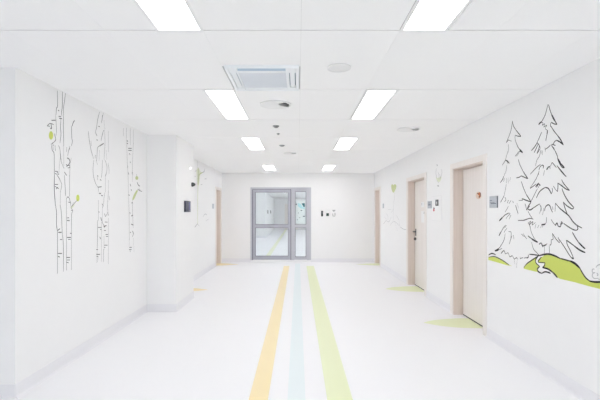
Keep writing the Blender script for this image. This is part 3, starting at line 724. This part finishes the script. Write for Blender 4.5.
# --- birches on the left wall
B1 = [
 [(57.4,90.6),(57.5,106),(56.5,108),(56,115)],[1.1,(62.5,91.5),(62.3,106),(61.6,112),(61.9,116)],[.9,(65.5,93.2),(64.5,101),(63.5,108),(63.5,116)],[1.4,(58,110.4),(59.2,110.7)],
 [.7,(55.6,115),(56,121),(56.5,130),(56,136)],[1.2,(51.5,120.4),(55.5,120.2)],[1.2,(58.6,116.4),(61,116.6)],[1.3,(59.3,118.4),(62,118.6)],
 [(61,118),(60.5,128),(61,134),(60,143)],[(63.5,115),(63.3,127),(63.8,146)],
 [1.3,(74.6,120.3),(73,123),(72.3,126)],[(72.3,125.5),(71.5,128),(71.8,138),(72.4,141),(71.4,146)],
 [(47,126),(48.5,124.6),(50,123.5),(53.7,124.5)],[(51,124),(51.5,128.4),(50,128)],[.8,(47.5,126),(50,126.3)],
 [1.0,(54.2,133.5),(55.7,139.5),(54,142)],[.8,(54,142),(51,144.5)],[.7,(52.5,142.5),(53.5,146)],
 [1.0,(51.5,145),(52.2,150),(54,153),(54.3,160)],[1.5,(54.2,158),(54.4,175)],[(55,145),(55.5,151)],[.8,(52.8,145),(53.3,150)],
 [.8,(58.5,145),(60,150),(60.5,158),(62,164)],[1.1,(61.5,163),(64.2,168.5)],[.9,(60.2,152),(61.2,160)],[.7,(63.6,145),(63.8,166)],[.6,(60,158),(58.8,175)],
 [.8,(70,146),(68.5,151),(67.7,156)],[1,(69.7,148),(69.5,149.5)],[.8,(66.7,147),(66.5,152)],[1.1,(67,158),(69,159),(70,162)],[1,(70,162),(68,165.5),(66,164.5)],[1.1,(66.3,167),(68.6,165.2),(70,167.3),(67.6,168)],[.8,(71.2,158),(70.2,163)],[1.0,(70,162),(69.7,176)],
 [1,(55,171.2),(58,172)],[1,(55,173.5),(57.3,174.4)],[1,(57,171),(58.6,175)],[1.3,(64.4,172),(66.6,175.5)],
 [1.5,(54.4,174),(54.3,190),(55.4,205.5)],[1.2,(55,184.5),(58,184.5)],[1.1,(55,186.3),(58.7,188.7)],[1,(55.8,189.2),(58,187)],
 [1.1,(57,175),(59.6,179),(60.2,181.3)],[.7,(60.2,181),(61.7,184),(61.3,188),(60.3,192)],[.7,(60.5,191),(60.3,205.5)],
 [1,(64.4,175),(65.3,190),(65.5,196)],[1.1,(69.6,175),(69.5,196.5)],[1,(66.4,199),(66.5,206)],[1,(66.4,199),(67.5,197),(69,197.8),(70.5,203),(70.8,206)],[1.1,(68.4,202.3),(70.6,202.3)],
 [.8,(70.8,207),(73,205),(75,202.5),(77.5,200)],[.7,(72,206.5),(73.5,202)],
 [1.2,(55.5,205),(56.5,213),(56.5,225),(57.5,231.5)],[.9,(60,205),(61.3,212),(62,228),(62.5,236)],[1.3,(57.3,230.6),(60,228.7)],[1.5,(58.4,232.4),(61.6,232.4)],
 [1,(66.5,205),(66.5,236)],[.9,(71,207),(72.4,211),(71.5,216),(71.5,236)],[1.1,(67,218),(69,217.7)],[1.4,(67,220.6),(69.6,220.6)],[1.2,(70,233.3),(71.7,233.4)],[.8,(71,210.5),(73,210)],
 [1.5,(57.4,231),(57.5,254)],[1.2,(57.5,253),(57.4,273.6)],[1,(62.5,235),(63.3,245),(63.5,271.6)],[1.1,(66.5,235),(66.5,270.4)],[.9,(71.5,235),(71.5,270)],
 [1.2,(60,239.5),(62,239.5)],[1.3,(58,253.5),(62,253.5)],[1.4,(58,256.3),(59.7,257)],[1.4,(67,237.5),(71,237.5)],[.9,(68,239.5),(70.7,239.5)],[1.3,(66.5,257.5),(70.1,257.5)],[1,(67,260),(70,260)],[1.1,(66.6,262.4),(68.6,262.8)],
]
b1 = strokes(-1, tk(B1), .0072).build('birch_line_art', M['ink_mid'])
tag(b1, 'pair of line-drawn birch trunks nearest on the left wall, with lime leaves', 'wall decal', 'birch drawings on the left wall')
tag(blob(MB(), -1, ell(51, 135.4, 2.1, 4.2)).build('leaf', M['lime'], b1), 'lime green leaf on the upper twig')
tag(blob(MB(), -1, ell(77.8, 198, 1.6, 3.4)).build('leaf', M['lime'], b1), 'lime green leaf beside the trunk')
tag(blob(MB(), -1, [(70.6,206.6),(74,204.4),(75.3,203.2),(73.4,206.8),(71,208.8)]).build('leaf', M['mist_green'], b1), 'pale green leaf')
B2 = [
 [(99.5,112),(98,118),(97,124),(96.5,128),(95.6,131)],[1.1,(102.5,115),(102.2,118.5),(101.5,123)],[.8,(103.5,112.5),(102.4,117)],[1.6,(98.5,126.3),(99.7,126.7)],[.6,(104,120),(105,130)],
 [1.0,(88.3,131),(89,138),(90.3,146),(91.5,152),(93.6,158.7)],[.8,(91,141),(91.5,146)],[1.1,(95.6,131),(96,134),(97.2,135.8)],[1.6,(96.6,139.8),(97.6,140.2)],[1,(103.6,130),(102,136),(101,141)],
 [1.1,(103.7,143.4),(101.5,144.8),(99.5,146)],[1,(99.5,146),(97.5,148),(97,155),(96.5,161)],[.8,(95.5,155),(95,158.5)],[.7,(104.5,130),(105,143),(104,160)],[.7,(108.5,131),(108.5,152)],[.7,(99.5,150),(99,161)],[.6,(106,150),(107,160)],
 [.9,(94,160),(93,168),(93.5,176),(95.5,183),(98,187.6)],[.8,(96,160),(97.5,165)],[.8,(102.5,160),(102,172),(101.3,178)],[.9,(105,160),(107,167),(106.3,174)],[1.3,(106.3,173.5),(105.4,176)],[.8,(108,163),(109,169),(109,174)],[1.5,(97.2,175.7),(98.2,176.3)],[1.4,(100,179.4),(101.3,180.4)],[1.4,(98,187.2),(101.5,186.7)],[.7,(97.6,177),(97.5,180)],
 [1,(98.4,187),(98.5,192)],[.8,(105.5,176),(105.5,192)],[.7,(108.5,180),(108.5,192)],
 [1.7,(99,193.3),(101,193.6)],[1.5,(101.2,195.5),(102.8,195.8)],[.8,(105,192),(104,198),(103.6,204),(102.5,208)],[.7,(102.5,206),(102.5,222)],[.8,(98.5,200),(98.5,221)],[.8,(108.5,190),(107.6,205),(108,213)],[.9,(109,196),(109.6,200)],[1.5,(102,203.7),(102.8,205.4)],[1.7,(107.6,212.5),(108.3,215.5)],[1.9,(100.8,217.4),(101.6,221)],[1.2,(98.6,211.5),(99.4,212.4)],[.7,(104.4,213.5),(105.5,216.4),(106.6,214)],
 [1.0,(97.6,220),(97.5,236),(97.2,250)],[.7,(101.5,222),(101.5,262)],[1.1,(98,227.5),(101.6,227.5)],[.9,(100,229.5),(101.4,229.5)],[1.8,(99.8,237),(100.6,239)],[1.6,(103.6,226.4),(106.4,225.6)],[1.6,(104,227.4),(105,226.4)],[1.3,(104,230.5),(105.8,230.5)],[1.4,(105.6,234.5),(108,234.5)],[1.1,(106,236.5),(108,236.5)],[1.1,(104.3,245.2),(107.5,245.2)],[1.1,(104.3,247.5),(105.4,247.5)],[.8,(104,236),(104,250)],[.8,(108.5,218),(108.5,264)],[.9,(101.8,221),(103,224),(104.4,226)],[1,(104.8,222),(107.6,222.2)],
 [.8,(97.2,249),(96.8,263)],[1.2,(103.5,249),(103.5,262)],[1.1,(96.3,249.5),(98,249.5)],[1.5,(96.4,254.4),(100,254.4)],[1.4,(96.6,256.5),(98.2,256.6)],[.7,(98.3,257),(97.2,262)],
]
b2 = strokes(-1, tk(B2), .0072).build('birch_line_art', M['ink_mid'])
tag(b2, 'middle line-drawn birch group on the left wall, without green leaves', 'wall decal', 'birch drawings on the left wall')
B3 = [
 [.7,(123.5,128),(123.5,136)],[.9,(126.5,127.8),(126.5,137)],[.9,(130.4,128.2),(130.4,145)],[.7,(133.5,129.5),(133.5,144)],[1.5,(126.8,140.8),(128,141.2)],[1.5,(126.8,143.4),(128,143.6)],
 [1.3,(128.3,148.4),(131.6,148.4)],[1.3,(128.3,150.4),(131.6,150.5)],[.7,(126.6,137),(127.2,160),(128,175),(128.6,195)],[.6,(133.4,143),(132.6,160),(132.4,182)],
 [1.3,(129,153.6),(130.2,154.4)],[1.3,(130,161.4),(130.6,163)],[1.4,(127.4,165.4),(127.8,167.4)],[1.5,(128.2,172.4),(128.8,174.5)],[1.3,(132,172),(132.6,175)],[1.6,(130.2,184),(130.8,186.3)],[1.4,(130.8,189.4),(131.7,190.5)],[1.5,(128.6,194.6),(129.5,195.6)],
 [.8,(128.6,195),(129,210),(129.4,240)],[.8,(132.4,200),(132.6,212),(133.2,228)],[1.4,(131.4,203),(132.8,202.8)],[1.4,(129.5,212.6),(130.4,213.4)],[1.6,(131.3,216),(133,215.2)],[1.7,(131.2,224.2),(133.3,225)],[1.7,(132.5,231),(133.6,234)],[1.3,(133.5,233.6),(132.5,236.6)],[1.3,(130,232.2),(131,232.8)],
 [1.5,(129.4,247.4),(131.8,247.4)],[1.3,(129,249.6),(131.5,249.6)],[.7,(129.3,238),(129.2,246)],[.6,(133.5,238),(134,252)],[.8,(130,250),(130.4,252)],
 [1,(137,182),(138.3,185),(140,186.2)],[1,(137.5,189),(139.4,190.4),(142,191.6)],[.8,(138.6,188),(140,190.4)],[.8,(136.6,174),(136.8,177)],
]
b3 = strokes(-1, tk(B3), .0085).build('birch_line_art', M['ink_mid'])
tag(b3, 'farthest line-drawn birch before the pillar, with olive green twigs', 'wall decal', 'birch drawings on the left wall')
tag(blob(MB(), -1, [(132.2,199.5),(133.4,195.6),(135.4,192),(137,190),(137.8,190.8),(136.4,194),(134.4,198.4),(133,200.2)]).build('twig', M['olive'], b3), 'olive green twig')
tag(blob(MB(), -1, ell(136.8, 178, 1.5, 1.9)).build('leaf', M['olive'], b3), 'olive green leaf')
# tall plant on the left wall behind the pillar
B4 = [[1.2,(197.5,161),(197.5,168)],[1.0,(202.3,172.7),(204.3,171.3),(205,168.4)],[.9,(195,171.3),(196.6,170.6)],[1.0,(194.6,176.4),(195.6,176.2)],[1.0,(204.6,179),(206.6,178.8)],[.8,(200.6,184.5),(202.4,184.4)],[1,(197,181.4),(199.2,181.6)],
      [.9,(197.5,223.6),(196,225.6),(194.6,227.3)],[.8,(197.6,224),(199.2,226.2)],[.6,(203,217),(205,214),(207,215)],[.6,(206,221),(208.5,219)]]
b4 = strokes(-1, [[1.0,(198,167.5),(198.6,175),(198,185),(197.7,200),(197.6,224)],[1.5,(198.1,167.5),(198.6,175),(198.1,184)],[1.0,(198.4,176),(200.4,173.6),(202.6,172.4)]], .026, t=.0006).build('plant_line_art', M['olive'])
tag(b4, 'tall thin olive green plant drawn on the left wall behind the pillar', 'wall decal')
for q in B4: tag(strokes(-1, [q], .022).build('twig', M['ink_pale'], b4), 'grey twig')
tag(blob(MB(), -1, [(196.4,170.5),(197.4,168.4),(198.8,168.4),(199.9,170.5),(200.8,172),(200,175),(199.6,180),(198.9,184.6),(197.4,184.8),(196.8,178)], t=.0004).build('leaf', M['mist_green'], b4), 'pale green leaf wash')

# ------------------------------------------------------------------ signs and small wall equipment
def plate_on_wall(name, s, px0, px1, py0, py1, th, m_, xw=W):
    """a plate on a side wall; py range measured at its middle"""
    ya, yb = F*xw/abs(px0-VX), F*xw/abs(px1-VX); ym = (ya+yb)/2
    z1, z0 = EYE-(py0-VY)*ym/F, EYE-(py1-VY)*ym/F
    return MB().bevel_box(s*(xw-th), s*(xw+.001), ya, yb, z0, z1, .002).build(name, m_), min(ya, yb), max(ya, yb), z0, z1
o, ya, yb, z0, z1 = plate_on_wall('door_sign', 1, 490.2, 497.8, 196.2, 207.8, .010, M['plate'])
tag(o, 'grey-blue sign plate on the wall beside the nearest wood door', 'sign', 'room sign plates')
m = MB(); x = W-.0108
for (a, b_, c_, d) in ((.62, .95, .60, .66), (.30, .95, .43, .47), (.12, .80, .33, .40)):
    m.box(x, W-.0095, ya+(yb-ya)*a, ya+(yb-ya)*b_, z0+(z1-z0)*c_, z0+(z1-z0)*d)
tag(m.build('lettering', M['plate_dark'], o), 'dark lines of lettering')
m = MB(); m.box(W-.0106, W-.0005, ya-.004, ya, z0, z1); tag(m.build('edge', M['plate_dark'], o), 'dark edge strip')
o, ya, yb, z0, z1 = plate_on_wall('door_sign', 1, 428.2, 431.8, 201, 208.4, .010, M['plate'])
tag(o, 'grey sign plate on the wall beside the door with the lever handle', 'sign', 'room sign plates')
m = MB().box(W-.0108, W-.0095, ya+.03, yb-.03, z0+.05, z0+.07); m.box(W-.0108, W-.0095, ya+.05, yb-.03, z0+.085, z0+.098)
tag(m.build('lettering', M['plate_dark'], o), 'dark lines of lettering')
o, *_ = plate_on_wall('door_sign', 1, 382.9, 384.0, 203.6, 208.2, .010, M['plate'])
tag(o, 'small grey sign plate beside the last door on the right', 'sign', 'room sign plates')
o, *_ = plate_on_wall('door_sign', -1, 212.3, 213.7, 203.8, 208.6, .010, M['plate'])
tag(o, 'small grey sign plate beside the far left door', 'sign', 'room sign plates')
# big white notice with pictogram beside the middle door
o, ya, yb, z0, z1 = plate_on_wall('notice_board', 1, 432.4, 441.5, 196, 221, .008, M['paper'])
tag(o, 'white notice board with a black pictogram square between the right doors', 'notice')
def on_board(px0, px1, py0, py1, m_, nm, lab, x=W-.0095):
    y0_, y1_ = F*W/(px0-VX), F*W/(px1-VX); ym = (y0_+y1_)/2
    return tag(MB().box(x, W-.0078, y0_, y1_, EYE-(py1-VY)*ym/F, EYE-(py0-VY)*ym/F).build(nm, m_, o), lab)
on_board(436.0, 439.0, 199.7, 205.8, M['black'], 'pictogram', 'black pictogram square')
fig = MB()
def wp(px, py): return wpt(px, py)
fig.prism([wp(*p) for p in ell(437.4, 201.2, .26, .4, 12)], 'x', W-.0105, W-.0090)
fig.prism([wp(*p) for p in ((437.1,201.8),(437.7,201.8),(437.8,203.4),(437.6,203.5),(437.6,204.9),(437.2,204.9),(437.2,203.5),(437.0,203.4))], 'x', W-.0105, W-.0090)
tag(fig.build('figure', M['paper'], o), 'white standing figure of the pictogram')
fig = MB(); fig.prism([wp(*p) for p in ((434.4,207.2),(435.1,208.4),(434.6,209.4),(433.9,208.2))], 'x', W-.0095, W-.0078)
tag(fig.build('print', M['brown'], o), 'small dark mark')
fig = MB(); fig.prism([wp(*p) for p in ((434.0,208.8),(434.9,209.0),(435.1,210.6),(434.4,211.6),(433.6,210.4))], 'x', W-.0094, W-.0078)
tag(fig.build('print', M['red'], o), 'small red mark')
e = .006
tag(MB().box(W-.0092, W-.0078, ya, yb, z1-e, z1).build('edge', M['speaker'], o), 'thin grey top edge')
tag(MB().box(W-.0092, W-.0078, ya, yb, z0, z0+e).build('edge', M['speaker'], o), 'thin grey bottom edge')
# sheets and sticker on the door leaves
XLF = W+.13
def on_leaf(name, px0, px1, py0, py1, m_, th=.0015):
    ya, yb = F*XLF/(px0-VX), F*XLF/(px1-VX); ym = (ya+yb)/2
    return MB().box(XLF-th, XLF, ya, yb, EYE-(py1-VY)*ym/F, EYE-(py0-VY)*ym/F).build(name, m_)
pp = on_leaf('paper_sheet', 421.4, 424.6, 202, 207.2, M['paper']); tag(pp, 'small white paper sheet, upper one on the middle wood door', 'paper')
for a, b_ in ((421.7, 422.2), (424.1, 424.5)):
    y_ = F*XLF/(a-VX); y2 = F*XLF/(b_-VX)
    tag(MB().box(XLF-.0025, XLF-.0014, y_, y2, 1.59, 1.64).build('print', M['plate'], pp), 'grey printed mark')
pp = on_leaf('paper_sheet', 421.4, 424.6, 211, 222.6, M['paper']); tag(pp, 'tall white paper sheet, lower one on the middle wood door', 'paper')
y_ = F*XLF/(424.0-VX); y2 = F*XLF/(424.5-VX)
tag(MB().box(XLF-.0025, XLF-.0014, y_, y2, 1.43, 1.47).build('print', M['plate_dark'], pp), 'dark printed mark')
def lpt(px, py): return wpt(px, py, XLF)
sk_ = MB().prism([lpt(*p) for p in ell(478.6, 195.4, 2.8, 3.8, 20)], 'x', XLF-.001, XLF).build('door_sticker', M['wood'])
sk_.data.materials[0] = mat('peach_sticker', (.78, .62, .52), .5, .3)
tag(sk_, 'round orange and brown pictogram sticker on the nearest wood door', 'sticker')
m = MB()
m.prism([lpt(*p) for p in ((477.3,193),(479,192.8),(479.6,192.2),(480.7,193),(480.7,196.4),(479.6,198),(478.7,197.6),(479.2,195.6),(478,194.6))], 'x', XLF-.0022, XLF-.0008)
tag(m.build('print', M['rust'], sk_), 'rust orange pictogram')
for q in (((480.2,192.4),(480.8,192.8),(480.8,196.6),(480.1,196.2)), ((478.8,196.2),(479.8,195.8),(479.8,197.8),(479,197.8)), ((477.4,193.0),(478.6,193.0),(478.6,194.1),(477.4,194.1))):
    tag(MB().prism([lpt(*p) for p in q], 'x', XLF-.003, XLF-.0012).build('print', M['brown'], sk_), 'dark brown stroke of the pictogram')

# terminal and other fittings on the pillar face
ya, yb = F*PX/(VX-184.0), F*PX/(VX-188.9); ym = (ya+yb)/2
zt_, zb_ = EYE+11*ym/F, EYE-.0*ym/F
tm = MB().bevel_box(-PX-.001, -PX+.03, ya, yb, zb_, zt_, .005).build('wall_terminal', M['navy'])
tag(tm, 'navy black wall terminal with violet-grey screen on the pillar', 'terminal')
tag(MB().box(-PX+.0295, -PX+.0315, ya+(yb-ya)*.58, yb-.02, zb_+.03, zt_-.012).build('screen', M['screen'], tm), 'violet-grey screen')
yr = 6.83; zr = EYE+27.5*yr/F
ds = empty('wall_sensor', (-PX, yr, zr)); tag(ds, 'small round black sensor at the pillar edge above the terminal', 'sensor')
MB().disc((yr, zr), 'x', .036, -PX-.001, -PX+.018, 20).build('mounting_plate', M['black'], ds)
MB().disc((yr, zr), 'x', .034, -PX+.016, -PX+.034, 20, .031).disc((yr, zr), 'x', .031, -PX+.034, -PX+.058, 20, .012).build('lens', M['black'], ds)
yr = F*PX/(VX-190.0); zr = EYE+43.6*yr/F
il = empty('indicator_lamp', (-PX, yr, zr)); tag(il, 'tiny bright white lamp high on the pillar', 'lamp')
MB().disc((yr, zr), 'x', .021, -PX-.001, -PX+.008, 18).build('lamp_base', M['white_metal'], il)
MB().disc((yr, zr), 'x', .016, -PX+.008, -PX+.018, 18, .010).build('lens', M['indicator'], il)

# three small fittings on the end wall right of the glazed door
def far_plate(px0, px1, py0, py1, th): return (gx(px0), gx(px1), YF-th, YF+.001, gz(py1), gz(py0))
o = MB().bevel_box(*far_plate(321.1, 323.0, 210.9, 216.4, .03), .006).build('card_reader', M['black'])
tag(o, 'narrow upright black card reader beside the glazed door', 'card reader')
tag(MB().box(*far_plate(321.6, 322.5, 212.2, 213.4, .0315)).build('indicator', M['detector'], o), 'grey indicator window')
o = MB().bevel_box(*far_plate(325.7, 329.4, 209.6, 216.6, .012), .004).build('call_button', M['white_metal'])
tag(o, 'white plate with a dark square button, middle fitting beside the glazed door', 'call button')
tag(MB().bevel_box(*far_plate(326.3, 328.9, 213.2, 216.0, .02), .004).build('button', M['green_black'], o), 'dark green-black square button')
o = MB().bevel_box(*far_plate(332.0, 335.6, 209.2, 217.0, .012), .004).build('light_switch', M['white_metal'])
tag(o, 'white switch plate with grey marks, rightmost fitting on the end wall', 'switch')
for q in ((332.4,335.2,210.0,210.8), (333.2,334.4,211,211.7), (332.5,333.1,213.5,216), (334.6,335.3,213.0,215.6), (332.8,335,215.8,216.4)):
    tag(MB().box(*far_plate(*q, .0135)).build('marking', M['detector'], o), 'grey mark on the switch plate')

# ------------------------------------------------------------------ camera, world, view
cam = bpy.data.cameras.new('camera'); cam.sensor_width = 36; cam.lens = F/600*36
cam.shift_x = (300-VX)/600; cam.shift_y = (VY-200)/600; cam.clip_start = .05; cam.clip_end = 200
co = bpy.data.objects.new('camera', cam); COL.objects.link(co)
co.location = (0, 0, EYE); co.rotation_euler = (math.pi/2, 0, 0); sc.camera = co
wd_ = bpy.data.worlds.new('world'); sc.world = wd_; wd_.use_nodes = True
wd_.node_tree.nodes['Background'].inputs[0].default_value = (.98, .97, 1, 1)
wd_.node_tree.nodes['Background'].inputs[1].default_value = 1.6
vs_ = sc.view_settings; vs_.view_transform = 'Standard'; vs_.look = 'None'; vs_.gamma = 1; vs_.use_curve_mapping = False
vs_.exposure = 0.35
cy = sc.cycles
cy.max_bounces = 20; cy.diffuse_bounces = 14; cy.glossy_bounces = 4; cy.transparent_max_bounces = 12
cy.use_denoising = True; cy.sample_clamp_indirect = 6.0; cy.use_adaptive_sampling = False
